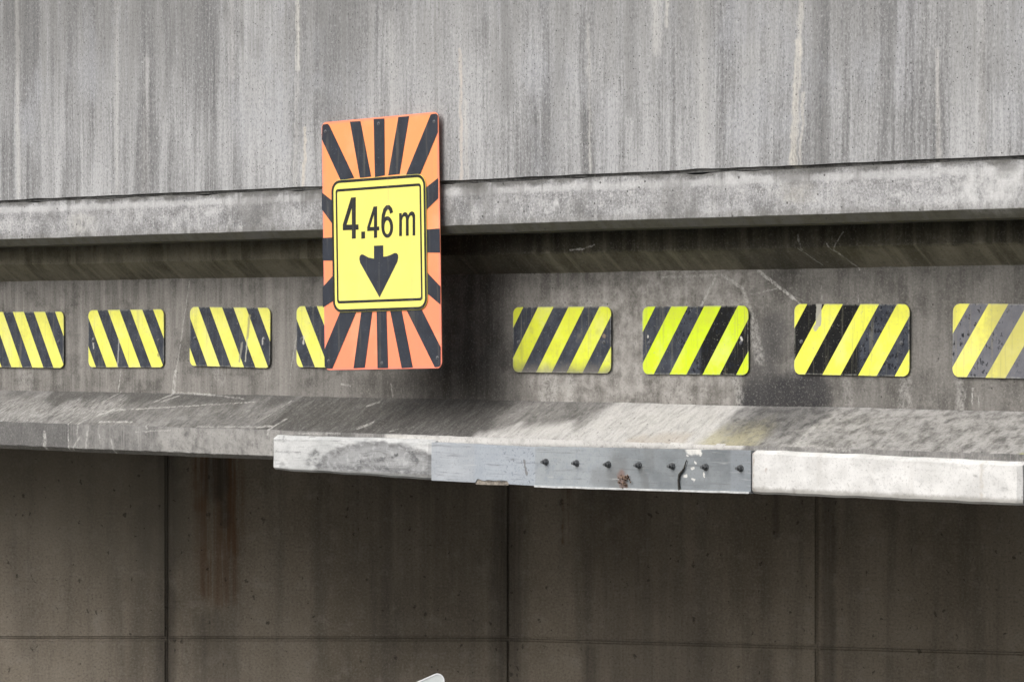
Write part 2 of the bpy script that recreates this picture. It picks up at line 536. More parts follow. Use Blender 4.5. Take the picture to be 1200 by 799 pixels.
        c = M.mix(M.mul(dk, M.rng(sc1, .75, .35, .5, .95)), c, (0.065, 0.062, 0.058))
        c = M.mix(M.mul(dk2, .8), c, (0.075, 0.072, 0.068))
        wh = M.seg(fb, P(700, 504, .22), P(830, 500, .22), .07, .14)
        wh2 = M.seg(fb, P(560, 512, .28), P(700, 510, .28), .01, .06)
        wm = M.ma('MAXIMUM', wh, wh2)
        c = M.mix(M.mul(wm, M.rng(sc1, .25, .6, .45, .98)), c, M.mix(sc2, (0.40, 0.385, 0.365), (0.66, 0.65, 0.635)))
        rt = M.rng(M.ma('ADD', X[0], M.mul(M.ma('SUBTRACT', a, .5), .8)), 1.4, 2.0)
        c = M.mix(M.mul(rt, .8), c, M.mix(M.rng(M.ma('ADD', M.mul(b, .8), M.mul(sc1, .2)), .36, .60), (0.13, 0.126, 0.119), (0.40, 0.39, 0.375)))
        wl = M.seg(fb, P(-30, 484, .25), P(120, 482, .25), .02, .07)
        c = M.mix(M.mul(wl, M.rng(sc2, .4, .62), .75), c, (0.42, 0.41, 0.395))
        c = M.mix(M.mul(M.seg(ff, P(838, 518, .26), P(880, 514, .24), .03, .08), .75, M.rng(b, .3, .55, .4, 1)), c, (0.40, 0.37, 0.24))
        c = M.mix(M.mul(M.seg(ff, P(740, 519, .28), P(800, 514, .26), .006, .04), .45), c, (0.40, 0.34, 0.27))
        c = M.mix(M.mul(M.seg(ff, P(876, 488, .04), P(960, 488, .04), .03, .07), .85, M.rng(b, .3, .6, 1, .6)), c, (0.06, 0.059, 0.06))
        mortar = M.seg(M.flat(.006, 12), P(1040, 532, .3), P(1230, 542, .3), .008, .008)
        c = M.mix(M.mul(mortar, .8), c, (0.185, 0.18, 0.165))
        q = P(1197, 541, .3)
        c = M.mix(M.mul(M.seg(ff, (q.x, 0, q.z), (q.x + .2, 0, q.z), .02, .025), .85), c, (0.30, 0.32, 0.06))
    else:
        c = M.mix(M.rng(a, .3, .7), (0.12, 0.117, 0.113), (0.255, 0.25, 0.24))
        c = M.mix(M.mul(M.rng(st2, .5, .7), .4), c, (0.36, 0.35, 0.34))
        lf = M.rng(M.ma('ADD', X[0], M.mul(M.ma('SUBTRACT', b, .5), .15)), P(84, 500, .3).x, P(78, 500, .3).x)
        c = M.mix(M.mul(lf, .75), c, (0.115, 0.113, 0.111))
        wr = M.seg(fb, P(200, 520, .3), P(330, 525, .3), .05, .10)
        c = M.mix(M.mul(wr, .6, M.rng(b, .3, .6)), c, (0.40, 0.39, 0.37))
        zz = M.ma('ADD', X[2], M.mul(M.ma('SUBTRACT', b, .5), .018))
        c = M.mix(M.rng(zz, H - .628, H - .634), c, M.mix(b, (0.05, 0.047, 0.04), (0.15, 0.145, 0.13)))
    if kind == 'face':
        edge = M.seg(M.flat(.01, 20), P(455, 513, .3), P(868, 521, .3), .006, .03)
        c = M.mix(M.mul(edge, M.rng(b, .25, .5, .6, 1)), c, M.mix(b, (.42, .41, .39), (.66, .65, .63)))
    # scratches, chalk-white scrapes and drips that fall on this face
    lo, hi = {'web': (-.36, .27), 'top_flange': (.24, .5), 'slope': (-.52, -.32), 'face': (-.7, -.48)}[kind]
    for (x0, y0, x1, y1, o, w, so, k) in SCRATCHES:
        A, B = P(x0, y0, o), P(x1, y1, o)
        if max(A.z, B.z) > H + lo and min(A.z, B.z) < H + hi:
            c = M.mix(M.mul(M.seg(fl2, A, B, w, so), k, brk), c, (0.52, 0.51, 0.485))
    q = .6 if kind == 'top_flange' else 1.0
    c = M.mix(M.rng(g, .5, .27, 0, .5), c, tuple(x * q for x in (0.06, 0.056, 0.052)))
    c = M.mix(M.rng(g, .5, .73, 0, .42), c, tuple(x * q for x in (0.36, 0.345, 0.32)))
    pt = M.ma('MAXIMUM', pits(M, M.p, 26, .16, .62), pits(M, M.p, 60, .2, .6))
    c = M.mix(M.mul(pt, .6), c, (0.03, 0.028, 0.026))
    M.bump(M.ma('SUBTRACT', M.ma('ADD', M.mul(b, .7), M.mul(g, .4)), M.mul(pt, .9)), .8 if kind == 'slope' else .55, .008)
    M.put(M.b.inputs['Roughness'], M.rng(b, .3, .7, .75, .95))
    return M.color(c)


# ---- abutment: dim brown-grey cast panels with rust runs
def mat_abutment():
    M = Mat('abutment_concrete', 0.9, 0.2)
    u = M.vm('DOT_PRODUCT', M.p, tuple(RIGHT))
    z = M.xyz()[2]
    cb = M.n('ShaderNodeCombineXYZ')
    M.put(cb.inputs[0], u)
    M.put(cb.inputs[2], z)
    v = cb.outputs[0]

    def W(x, y):
        q = PD(x, y, 21.0)
        return (q.dot(RIGHT), 0, q.z)
    a = M.noise(M.sc((1.2, 1, .8), v), 1.0, 5, .6)
    b = M.noise(v, 9, 5, .65, .1)
    st = M.noise(M.sc((7, 1, .5), v), 1.0, 5, .6)
    g = M.noise(v, 70, 3, .7)
    c = M.mix(M.rng(a, .3, .7), (0.195, 0.166, 0.128), (0.325, 0.282, 0.228))
    c = M.mix(M.mul(M.rng(st, .42, .7), .5), c, (0.115, 0.103, 0.088))
    c = M.mix(M.mul(M.rng(b, .5, .72), .35), c, (0.40, 0.365, 0.32))
    c = M.mix(M.rng(g, .5, .3, 0, .5), c, (0.1, 0.09, 0.075))
    c = M.mix(M.rng(g, .5, .7, 0, .3), c, (0.45, 0.41, 0.36))
    fw = M.flat(.035, 6, v)
    RU = (0.125, 0.062, 0.028)
    rs_ = M.noise(M.sc((26, 1, .9), v), 1.0, 4, .65)
    for (x0, y0, x1, y1, w, so, k) in ((236, 530, 236, 590, .02, .06, .75), (238, 590, 240, 690, .015, .06, .5),
                                       (258, 530, 262, 690, .06, .10, .55), (275, 530, 274, 640, .02, .08, .5), (665, 560, 662, 632, .012, .03, .7)):
        c = M.mix(M.mul(M.seg(fw, W(x0, y0), W(x1, y1), w, so), k, M.rng(rs_, .34, .62)), c, RU)
    for (x0, y0, x1, y1, w, so, k) in ((255, 510, 252, 575, .02, .09, .6), (262, 510, 264, 610, .004, .05, .5), (197, 520, 197, 800, .02, .07, .6), (597, 560, 597, 800, .03, .12, .6),
                                       (960, 570, 960, 800, .016, .05, .5), (185, 540, 190, 640, .08, .15, .4), (900, 570, 902, 620, .005, .03, .4),
                                       (480, 620, 520, 680, .3, .5, .35), (720, 600, 760, 760, .2, .35, .35), (250, 730, 260, 800, .05, .1, .35),
                                       (20, 640, 30, 760, .02, .09, .22), (690, 760, 690, 799, .02, .05, .4), (885, 760, 885, 799, .03, .05, .35)):
        c = M.mix(M.mul(M.seg(fw, W(x0, y0), W(x1, y1), w, so), k, M.rng(rs_, .3, .6, .6, 1)), c, (0.05, 0.045, 0.04))
    c = M.mix(M.mul(M.seg(fw, W(60, 560), W(160, 600), .2, .4), .4), c, (0.29, 0.262, 0.215))
    vp = M.vm('ADD', M.sc((1, 1, .7), v), M.vm('SCALE', M.vm('SUBTRACT', M.noise(v, 30, 3, .6, color=True), (.5, .5, .5)), .05))
    pt = M.ma('MAXIMUM', pits(M, vp, 9, .16, .62), pits(M, vp, 22, .24, .5))
    c = M.mix(M.mul(pt, .55), c, (0.025, 0.023, 0.02))
    M.bump(M.ma('SUBTRACT', M.ma('ADD', b, M.mul(g, .3)), pt), .4, .01)
    return M.color(c)


def mat_plain(name, c, rough=.6, metal=0.0, var=.25, scale=30):
    M = Mat(name, rough, .4, metal)
    a = M.noise(M.p, scale, 5, .6)
    lo = tuple(x * (1 - var) for x in c)
    hi = tuple(min(1, x * (1 + var)) for x in c)
    M.bump(a, .2, .003)
    return M.color(M.mix(M.rng(a, .3, .7), lo, hi))


# ---- guard plates bolted along the lower edge
def mat_guard(kind):
    M = Mat('guard_' + kind, .55, .4)
    X = M.xyz()
    a = M.noise(M.sc((6, 6, 9)), 1.0, 6, .62)
    b = M.noise(M.sc((26, 26, 20)), 1.0, 5, .68, .15)
    st = M.noise(M.sc((14, 1, 60)), 1.0, 4, .6)
    fw = M.flat(.03, 9)
    ff = M.flat(.014, 26)
    o = .345
    g = M.noise(M.p, 90, 4, .75)
    brk = M.mul(M.rng(M.noise(M.sc((30, 30, 60)), 1.0, 5, .7), .36, .6, .1, 1), M.rng(g, .3, .55, .45, 1))
    if kind == 'scuffed':
        c = M.mix(M.rng(a, .3, .7), (0.43, 0.44, 0.44), (0.60, 0.605, 0.60))
        # a big rubbed arc of tyre-black scuffing
        dz = M.vm('MULTIPLY', M.vm('SUBTRACT', fw, (P(445, 560, o).x, 0, P(445, 562, o).z)), (1, 0, 2.6))
        d = M.vm('LENGTH', dz)
        c = M.mix(M.mul(M.rng(d, .50, .44), M.rng(b, .25, .6, .4, .95)), c, M.mix(M.rng(b, .3, .7), (0.12, 0.124, 0.128), (0.42, 0.425, 0.43)))
        c = M.mix(M.mul(M.rng(d, .38, .44), M.rng(d, .50, .46), .75, brk), c, (0.13, 0.13, 0.13))
        c = M.mix(M.mul(M.rng(M.noise(M.sc((5, 5, 26)), 1.0, 6, .7, 1.2), .52, .66), M.rng(d, .5, .44), .7), c, (0.12, 0.122, 0.125))
        for (x0, y0, x1, y1, w, so, k) in ((362, 540, 370, 532, .012, .03, .8), (420, 541, 460, 537, .004, .012, .8), (463, 533, 465, 533, .006, .006, .95),
                                           (478, 530, 488, 540, .008, .02, .75), (420, 546, 500, 556, .006, .015, .7), (370, 545, 420, 549, .005, .02, .6),
                                           (485, 531, 478, 526, .004, .01, .6), (322, 529, 352, 530, .001, .006, .5), (330, 512, 332, 516, .003, .006, .6),
                                           (360, 512, 366, 511, .003, .005, .6), (330, 545, 335, 550, .01, .02, .5)):
            c = M.mix(M.mul(M.seg(ff, P(x0, y0, o), P(x1, y1, o), w, so), k, brk), c, (0.06, 0.061, 0.065))
        c = M.mix(M.mul(M.rng(st, .56, .7), .3), c, (0.2, 0.205, 0.21))
        c = M.mix(M.mul(M.rng(X[2], H - .678, H - .69), .6), c, (0.16, 0.16, 0.15))
    elif kind == 'sheet':
        c = M.mix(M.rng(a, .3, .7), (0.31, 0.335, 0.365), (0.40, 0.425, 0.455))
        sp = M.rng(X[0], P(572, 540, o).x, P(600, 540, o).x)
        c = M.mix(M.mul(M.rng(M.noise(M.p, 55, 4, .65), .56, .66), sp, .8), c, (0.08, 0.085, 0.095))
        c = M.mix(M.mul(M.rng(X[0], P(553, 540, o).x, P(558, 540, o).x), .35), c, (0.30, 0.345, 0.40))
        c = M.mix(M.mul(M.seg(ff, P(614, 540, o), P(617, 556, o), .003, .008), .7), c, (0.12, 0.11, 0.1))
    elif kind == 'bolted':
        c = M.mix(M.rng(a, .3, .7), (0.150, 0.166, 0.178), (0.235, 0.255, 0.268))
        lt = M.rng(X[0], P(760, 540, o).x, P(690, 540, o).x)
        c = M.mix(M.mul(lt, .65), c, M.mix(b, (0.27, 0.30, 0.325), (0.43, 0.455, 0.47)))
        c = M.mix(M.mul(M.rng(b, .5, .35), lt, .4), c, (0.22, 0.25, 0.29))
        c = M.mix(M.mul(M.rng(X[0], P(855, 540, o).x, P(858, 540, o).x), .45), c, (0.25, 0.275, 0.305))
        for (x0, y0, x1, y1, w, so, k) in ((752, 548, 756, 572, .008, .02, .5), (725, 545, 722, 566, .03, .05, .5), (700, 560, 716, 560, .02, .05, .4),
                                           (760, 524, 762, 545, .015, .03, .35)):
            c = M.mix(M.mul(M.seg(fw, P(x0, y0, o), P(x1, y1, o), w, so), k), c, (0.13, 0.135, 0.135))
        c = M.mix(M.mul(M.seg(fw, P(728, 556, o), P(731, 568, o), .012, .02), .6), c, (0.20, 0.105, 0.075))
        for (x0, y0, x1, y1, w, so) in ((808, 527, 818, 528, .012, .012), (818, 529, 821, 532, .006, .006), (825, 553, 825, 558, .002, .003),
                                        (803, 557, 804, 557, .005, .005), (811, 548, 812, 548, .004, .005), (812, 562, 813, 562, .004, .005),
                                        (805, 534, 806, 534, .003, .004), (815, 541, 815, 542, .003, .003)):
            c = M.mix(M.mul(M.seg(ff, P(x0, y0, o), P(x1, y1, o), w, so), .85), c, (0.70, 0.69, 0.66))
    else:
        c = M.mix(M.rng(a, .3, .7), (0.55, 0.545, 0.53), (0.72, 0.715, 0.70))
        c = M.mix(M.mul(M.rng(b, .45, .3), .35), c, (0.42, 0.42, 0.42))
        pt = pits(M, M.p, 55, .2, .8)
        c = M.mix(M.mul(pt, .6), c, (0.3, 0.27, 0.24))
        for (x0, y0, x1, y1, w, so, k, cc) in ((884, 530, 883, 575, .004, .012, .7, (.30, .22, .17)), (884, 573, 886, 576, .006, .012, .8, (.14, .08, .06)),
                                               (932, 574, 933, 577, .008, .012, .7, (.12, .11, .1)), (1050, 575, 1052, 572, .02, .03, .5, (.36, .36, .36)),
                                               (1152, 545, 1152, 590, .003, .012, .45, (.42, .36, .28)), (1144, 557, 1145, 558, .006, .008, .7, (.2, .19, .18)),
                                               (1177, 572, 1180, 571, .006, .014, .6, (.3, .3, .3)), (1020, 560, 1030, 575, .004, .03, .3, (.4, .4, .4)),
                                               (900, 550, 899, 552, .003, .008, .6, (.3, .22, .18)), (1070, 540, 1140, 548, .003, .01, .3, (.4, .4, .38))):
            c = M.mix(M.mul(M.seg(ff, P(x0, y0, o), P(x1, y1, o), w * .5, so), k, brk), c, cc)
        c = M.mix(M.mul(M.rng(M.noise(M.sc((9, 9, 2)), 1.0, 5, .65), .5, .72), .35), c, (0.42, 0.40, 0.36))
        c = M.mix(M.mul(M.rng(M.noise(M.p, 34, 5, .75), .58, .68), .5), c, (0.33, 0.32, 0.30))
        zz = M.ma('ADD', X[2], M.mul(M.ma('SUBTRACT', b, .5), .03))
        c = M.mix(M.mul(M.rng(zz, H - .668, H - .69), .7), c, (0.22, 0.21, 0.185))
    scr = M.noise(M.sc((4.5, 1, 95)), 1.0, 4, .68)
    c = M.mix(M.mul(M.rng(scr, .55, .67), M.rng(a, .38, .6), .0 if kind == 'white' else .55), c, (0.12, 0.125, 0.13))
    c = M.mix(M.mul(M.rng(scr, .44, .33), M.rng(a, .55, .4), .35), c, (0.55, 0.55, 0.54))
    c = M.mix(M.rng(g, .48, .3, 0, .38), c, (0.12, 0.12, 0.12))
    M.bump(M.ma('ADD', M.mul(b, .5), M.mul(a, .5)), .3, .004)
    M.put(M.b.inputs['Roughness'], M.rng(b, .3, .7, .5, .8))
    return M.color(c)


# ---- striped plates
def mat_stripe(name, k, per, ph, frac, yel, fresh=0, speck=0, dirt=0, dull=0, extra=()):
    M = Mat(name, .6, .2)
    X = M.xyz()
    a = M.noise(M.p, 14, 5, .62)
    b = M.noise(M.p, 60, 4, .65)
    s = M.ma('ADD', X[0], M.mul(X[2], k))
    s = M.ma('DIVIDE', M.ma('SUBTRACT', s, ph), per)
    s = M.ma('FRACT', M.ma('ADD', s, 20.0))
    black = M.mul(M.rng(s, 0.0, .012), M.rng(s, frac + .012, frac))
    y = M.mix(M.mul(M.rng(a, .35, .7), .35), yel, tuple(x * .86 for x in yel))
    y = M.mix(M.mul(M.rng(b, .5, .75), .12), y, (.55, .5, .25))
    slate = M.mix(M.rng(a, .3, .7), (0.030, 0.035, 0.047), (0.060, 0.067, 0.084))
    if dull:
        slate = M.mix(M.rng(a, .3, .7), (0.13, 0.132, 0.15), (0.17, 0.172, 0.19))
        # grey film, cleaner towards the left end
        dm = M.rng(M.ma('ADD', X[0], M.mul(M.ma('SUBTRACT', a, .5), .2)), -.19, -.08)
        y = M.mix(M.mul(dm, .75), y, (0.50, 0.46, 0.17))
    if fresh:
        x0, x1 = fresh
        fm = M.rng(X[0], x0, x1)
        slate = M.mix(fm, slate, (0.006, 0.0065, 0.007))
    if speck:
        x0, x1, thr = speck
        nz = M.vm('SCALE', M.vm('SUBTRACT', M.noise(M.p, 70, 3, .6, color=True), (.5, .5, .5)), .03)
        d, cc = M.vor(M.vm('ADD', M.sc((1, 1, .7)), nz), 66, color=True)
        r = M.xyz(cc)
        sp = M.mul(M.rng(d, .48, .34), M.rng(r[0], thr, thr + .05), M.rng(X[0], x0, x1))
        slate = M.mix(sp, slate, (0.010, 0.012, 0.018))
    c = M.mix(black, y, slate)
    if dirt:
        dz = M.ma('ADD', X[2], M.mul(M.ma('SUBTRACT', a, .5), .10))
        c = M.mix(M.mul(M.rng(dz, -.09, -.155), dirt), c, (0.16, 0.15, 0.14))
        c = M.mix(M.mul(M.rng(a, .55, .75), dirt * .4), c, (0.22, 0.21, 0.15))
    drip = M.noise(M.sc((38, 1, 2.0), M.vm('ADD', M.p, (ph * 90, 0, ph * 40))), 1.0, 4, .65)
    c = M.mix(M.mul(M.rng(drip, .53, .70), .32), c, (0.24, 0.225, 0.16))
    fade = M.noise(M.vm('ADD', M.p, (ph * 60, 0, 3)), 5, 4, .6)
    c = M.mix(M.mul(M.rng(fade, .46, .68), .35, M.ma('SUBTRACT', 1.0, black)), c, (0.74, 0.72, 0.36))
    c = M.mix(M.mul(M.rng(fade, .5, .34), .25, M.ma('SUBTRACT', 1.0, black)), c, (0.50, 0.47, 0.10))
    c = M.mix(M.mul(M.rng(M.noise(M.vm('ADD', M.p, (ph * 70, 0, 5)), 120, 3, .7), .62, .70), .6), c, (0.30, 0.29, 0.25))
    ff = M.flat(.008, 30)
    for (u0, v0, u1, v1, w, so, kk, col_) in extra:
        c = M.mix(M.mul(M.seg(ff, (u0, 0, v0), (u1, 0, v1), w, so), kk), c, col_)
    ed = M.ma('MAXIMUM', M.rng(M.ma('ABSOLUTE', X[0]), .304, .3105), M.rng(M.ma('ABSOLUTE', X[2]), .144, .1505))
    c = M.mix(M.mul(ed, .35, M.rng(b, .35, .6)), c, (0.4, 0.4, 0.36))
    M.put(M.b.inputs['Roughness'], M.rng(b, .3, .7, .55, .75))
    return M.color(c)


def mat_print(name, c, var=.12):
    M = Mat(name, .6, .2)
    a = M.noise(M.p, 9, 5, .62)
    b = M.noise(M.p, 90, 4, .65)
    r = M.mix(M.rng(a, .3, .72), c, tuple(x * (1 - var) for x in c))
    r = M.mix(M.mul(M.rng(b, .6, .72), .25), r, (0.3, 0.3, 0.3))
    d = M.noise(M.sc((26, 1, 1.3)), 1.0, 4, .65)
    r = M.mix(M.mul(M.rng(d, .54, .70), .16), r, (0.30, 0.27, 0.2))
    r = M.mix(M.mul(M.rng(M.noise(M.p, 3.5, 4, .6), .5, .68), .25), r, tuple(min(.9, x * 1.15 + .02) for x in c))
    return M.color(r)


# ================================================================== the setting
def grid_mesh(name, x0, x1, y0, y1, z):
    me = bpy.data.meshes.new(name)
    me.from_pydata([(x0, y0, z), (x1, y0, z), (x1, y1, z), (x0, y1, z)], [], [(0, 1, 2, 3)])
    return me


Mg = Mat('verge_ground', .95, .1)
gn = Mg.noise(Mg.p, .8, 8, .65)
gm = Mg.color(Mg.mix(Mg.rng(gn, .35, .65), (0.085, 0.092, 0.07), (0.155, 0.152, 0.14)))
ground = link('ground', grid_mesh('ground', -700, 700, -700, 700, 0), gm)
ground['kind'] = 'structure'
Mr = Mat('asphalt', .9, .2)
rn = Mr.noise(Mr.p, 90, 4, .7)
rn2 = Mr.noise(Mr.p, .7, 4, .6)
Mr.bump(rn, .4, .01)
rm = Mr.color(Mr.mix(Mr.rng(rn2, .3, .7), Mr.mix(rn, (0.04, 0.04, 0.042), (0.075, 0.074, 0.073)), Mr.mix(rn, (0.06, 0.06, 0.06), (0.1, 0.1, 0.098))))


def strip(name, d0, d1, mat, z0, z1=None):
    """a strip of ground that runs along the abutment, d0..d1 metres in front of it"""
    c0 = CAM + FLAT * 21.0
    me = bpy.data.meshes.new(name)
    pts = []
    for zz in ([z0] if z1 is None else [z0, z1]):
        for (s, d) in ((-90, d0), (90, d0), (90, d1), (-90, d1)):
            q = c0 + RIGHT * s - FLAT * d
            pts.append((q.x, q.y, zz))
    faces = [(0, 1, 2, 3)] if z1 is None else [(4, 5, 6, 7), (0, 1, 5, 4), (1, 2, 6, 5), (2, 3, 7, 6), (3, 0, 4, 7)]
    me.from_pydata(pts, [], faces)
    o = link(name, me, mat)
    o['kind'] = 'structure'
    return o


pave = mat_plain('pavement_concrete', (0.28, 0.275, 0.26), .9, 0, .25, 8)
strip('road', 3.5, 17.0, rm, .004)
strip('pavement', -1.0, 3.3, pave, -.02, .13)
strip('kerb', 3.3, 3.5, mat_plain('kerb_concrete', (0.36, 0.355, 0.34), .9), -.02, .135)

# ================================================================== the abutment wall
AB = mat_abutment()
back = mat_plain('joint_filler', (0.14, 0.125, 0.1), .95)
aw = thing('abutment_wall', PD(597, 400, 21.0) * 1.0, 'dim brown-grey concrete abutment wall of tall cast panels under the bridge', 'wall')
aw.location.z = 0
bounds = [-1003, -603, -203, 197, 597, 960, 1310, 1650, 1980, 2300, 2620]
depth = lambda x: 21.0 if x <= 597 else 21.0 - (x - 597) * .00150
ZJ = 3.285
TOPZ = 5.72


def wall_piece(name, x0, x1, z0, z1, mat, gap_v, gap_h, front, thick, bev):
    a = PD(x0, 400, depth(x0))
    b = PD(x1, 400, depth(x1))
    a.z = b.z = 0
    u = (b - a).normalized()
    n = Vector((u.y, -u.x, 0))
    L = (b - a).length
    bm = bmesh.new()
    bm_box(bm, gap_v / 2, L - gap_v / 2, -thick, 0, z0 + gap_h / 2, z1 - gap_h / 2)
    if bev:
        bmesh.ops.bevel(bm, geom=[e for e in bm.edges if all(abs(v.co.y) < 1e-6 for v in e.verts)], offset=bev, segments=3, affect='EDGES')
    for v in bm.verts:
        q = a + u * v.co.x + n * (front + v.co.y)
        v.co = (q.x, q.y, v.co.z)
    o = link(name, mesh_bm(name, bm, 40), mat, aw)
    o.matrix_parent_inverse = aw.matrix_world.inverted()
    return o


bpy.context.view_layer.update()
for x0, x1 in zip(bounds, bounds[1:]):
    j = random.uniform(-.004, .004)
    wall_piece('upper_panel', x0, x1, ZJ, TOPZ, AB, .003, .003, .06 + j, .07, .016)
    wall_piece('lower_panel', x0, x1, -.05, ZJ, AB, .003, .003, .06 + j + random.uniform(-.004, .004), .07, .016)
    wall_piece('backing_wall', x0, x1, -.05, TOPZ, back, -.02, 0, .015, .5, 0)

# ================================================================== the bridge
bridge = thing('road_bridge', (0, 0, 4.6), 'weathered grey concrete bridge span with parapet, slab edge and deep girder', 'bridge')
bpy.context.view_layer.update()


def part(name, me, mat, parent):
    o = link(name, me, mat, parent)
    o.matrix_parent_inverse = parent.matrix_world.inverted()
    return o


def extrude_profile(name, prof, x0, x1, xa, xb, dx, ds, jitter, edges, smooth=28, mat=None):
    """closed (o, z) profile swept along X; dense between xa and xb, surface gently uneven, named edges chipped"""
    xs = []
    x = x0
    while x < xa:
        xs.append(x)
        x += .5
    x = xa
    while x < xb:
        xs.append(x)
        x += dx
    while x < x1:
        xs.append(x)
        x += .5
    xs.append(x1)
    pts = []
    n = len(prof)
    for i in range(n):
        a, b = prof[i], prof[(i + 1) % n]
        ln = sqrt((a[0] - b[0]) ** 2 + (a[1] - b[1]) ** 2)
        dense = min(a[0], b[0]) > -.1
        k = max(1, int(ln / (ds if dense else 1.0)))
        for j in range(k):
            t = j / k
            pts.append((a[0] + (b[0] - a[0]) * t, a[1] + (b[1] - a[1]) * t))
    verts, faces = [], []
    m = len(pts)
    for x in xs:
        for (o, z) in pts:
            q = Vector((x, -o, z))
            d = noise.noise(q * 2.3) * jitter * 1.6 + noise.noise(q * 9 + Vector((5, 1, 2))) * jitter * .7
            dz = (noise.noise(q * 1.7 + Vector((9, 9, 9))) * 1.8 + noise.noise(q * 12 + Vector((3, 9, 1))) * .9) * jitter
            oo, zz = o, z
            for (eo, ez, rad, amp, ino, inz) in edges:
                r = sqrt((o - eo) ** 2 + (z - ez) ** 2)
                if r < rad:
                    f = 1 - r / rad
                    w = noise.noise(Vector((x * 7, eo * 9, ez * 5))) * .6 + noise.noise(Vector((x * 26, eo * 3, ez * 7))) * .5
                    ch = max(0, noise.noise(Vector((x * 4.3 + 17, ez * 11, 3))) - .32) * 3
                    e = amp * f * (abs(w) * .7 + ch)
                    oo += ino * e
                    zz += inz * e
            verts.append((x, -(oo + d) if o > -.1 else -oo, zz + (dz if o > -.1 else 0)))
    for i in range(len(xs) - 1):
        for j in range(m):
            j2 = (j + 1) % m
            faces.append((i * m + j, i * m + j2, (i + 1) * m + j2, (i + 1) * m + j))
    faces.append(tuple(range(m)))
    faces.append(tuple(range((len(xs) - 1) * m, len(xs) * m)))
    me = bpy.data.meshes.new(name)
    me.from_pydata(verts, [], faces)
    bm = bmesh.new()
    bm.from_mesh(me)
    bmesh.ops.recalc_face_normals(bm, faces=bm.faces[:])
    bm.to_mesh(me)
    bm.free()
    for p in me.polygons:
        p.use_smooth = True
    me.set_sharp_from_angle(angle=radians(smooth))
    return me


DW = 6.6                                   # width of the deck
# parapet: stands on the slab with a shadow groove below
pz = H + .686
par = [(.402, pz), (.402, H + 2.35), (.10, H + 2.35), (.10, pz - .012), (.37, pz - .012), (.37, pz)]
part('parapet', extrude_profile('parapet', par, -14, 14, -5.2, 4.0, .05, .06, .0012, [(.402, pz, .05, .004, 0, 1)]), mat_parapet(), bridge)
zl0, zl1 = H + .442, H + .672
led = [(.40, zl0 + .036), (.40, zl1), (-DW, zl1), (-DW, zl0), (.362, zl0)]
part('deck_slab', extrude_profile('deck_slab', led, -14, 14, -5.2, 4.0, .018, .012, .0016,
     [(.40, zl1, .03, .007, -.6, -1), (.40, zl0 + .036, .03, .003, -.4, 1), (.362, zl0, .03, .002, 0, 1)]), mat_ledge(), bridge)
gir = [(0, H + .26), (.12, H + .348), (.12, zl0 + .006), (-.5, zl0 + .006), (-.5, H - .65), (.278, H - .65), (.30, H - .630), (.30, H - .502), (0, H - .34)]
gme = extrude_profile('girder', gir, -7.6, 13, -5.2, 4.0, .018, .014, .0022,
                      [(.30, H - .502, .05, .012, -1, -.5), (.30, H - .63, .03, .012, -.5, 1), (.12, H + .348, .03, .005, -1, 0)])
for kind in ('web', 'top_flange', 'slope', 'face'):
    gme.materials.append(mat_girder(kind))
for p in gme.polygons:
    zc = p.center.z - H
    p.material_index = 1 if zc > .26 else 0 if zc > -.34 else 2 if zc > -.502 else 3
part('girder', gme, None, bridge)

# ================================================================== guards on the lower edge
zinc = mat_plain('dark_bolt_steel', (0.11, 0.115, 0.12), .5, .3, .35, 60)
lipm = mat_plain('bright_steel_lip', (0.52, 0.53, 0.53), .5, .1, .2, 40)


def guard_mesh(name, xa, xb, zt, zb, o0, o1, bev, dx=.02, amp=.002, notch=None, slope=(0, 0)):
    """a long bar with softened edges, slightly dented; zt, zb as heights at both ends"""
    prof = [(o0, 1), (o1 - bev, 1), (o1, None), (o1, -2), (o1 - bev * .6, 0), (o0, 0)]
    n = max(2, int((xb - xa) / dx))
    rows = []
    bm = bmesh.new()
    for i in range(n + 1):
        t = i / n
        x = xa + (xb - xa) * t
        top = zt[0] + (zt[1] - zt[0]) * t
        bot = zb[0] + (zb[1] - zb[0]) * t
        if notch:
            for (n0, n1, hgt) in notch:
                if n0 < x < n1:
                    bot += hgt * (.75 + .5 * noise.noise(Vector((x * 30, 0, 0))))
        endk = min(1, min(i, n - i) * dx / max(bev, 1e-4)) if bev > .008 else 1
        inset = (1 - endk) * bev * .7
        fr = [(o0, top - inset * .4), (o1 - bev - inset, top - inset * .4), (o1 - inset, top - bev * .8)]
        k = 7
        for j in range(1, k):
            fr.append((o1 - inset, top - bev * .8 + (bot + bev * .5 - top + bev * .8) * j / k))
        fr += [(o1 - inset, bot + bev * .5), (o1 - bev * .5 - inset, bot), (o0, bot)]
        row = []
        for (o, z) in fr:
            q = Vector((x, o, z))
            d = noise.noise(q * 6 + Vector((1, 2, 3))) * amp + noise.noise(q * 19) * amp * .5
            row.append(bm.verts.new((x, -(o + (d if o > o0 + .01 else 0)), z + noise.noise(Vector((x * 8, o * 9, z))) * amp * .9)))
        rows.append(row)
    for r0, r1 in zip(rows, rows[1:]):
        m = len(r0)
        for j in range(m):
            bm.faces.new((r0[j], r0[(j + 1) % m], r1[(j + 1) % m], r1[j]))
    bm.faces.new(rows[0])
    bm.faces.new(rows[-1])
    return mesh_bm(name, bm, 32)


G = 'edge guards along the bottom flange'
gx = lambda px: P(px, 545, .345).x
gz = lambda px, py: P(px, py, .345).z


def guard(label, me, mat, cat='guard'):
    o = link('edge_guard', me, mat)
    return tag(o, label, cat, G)


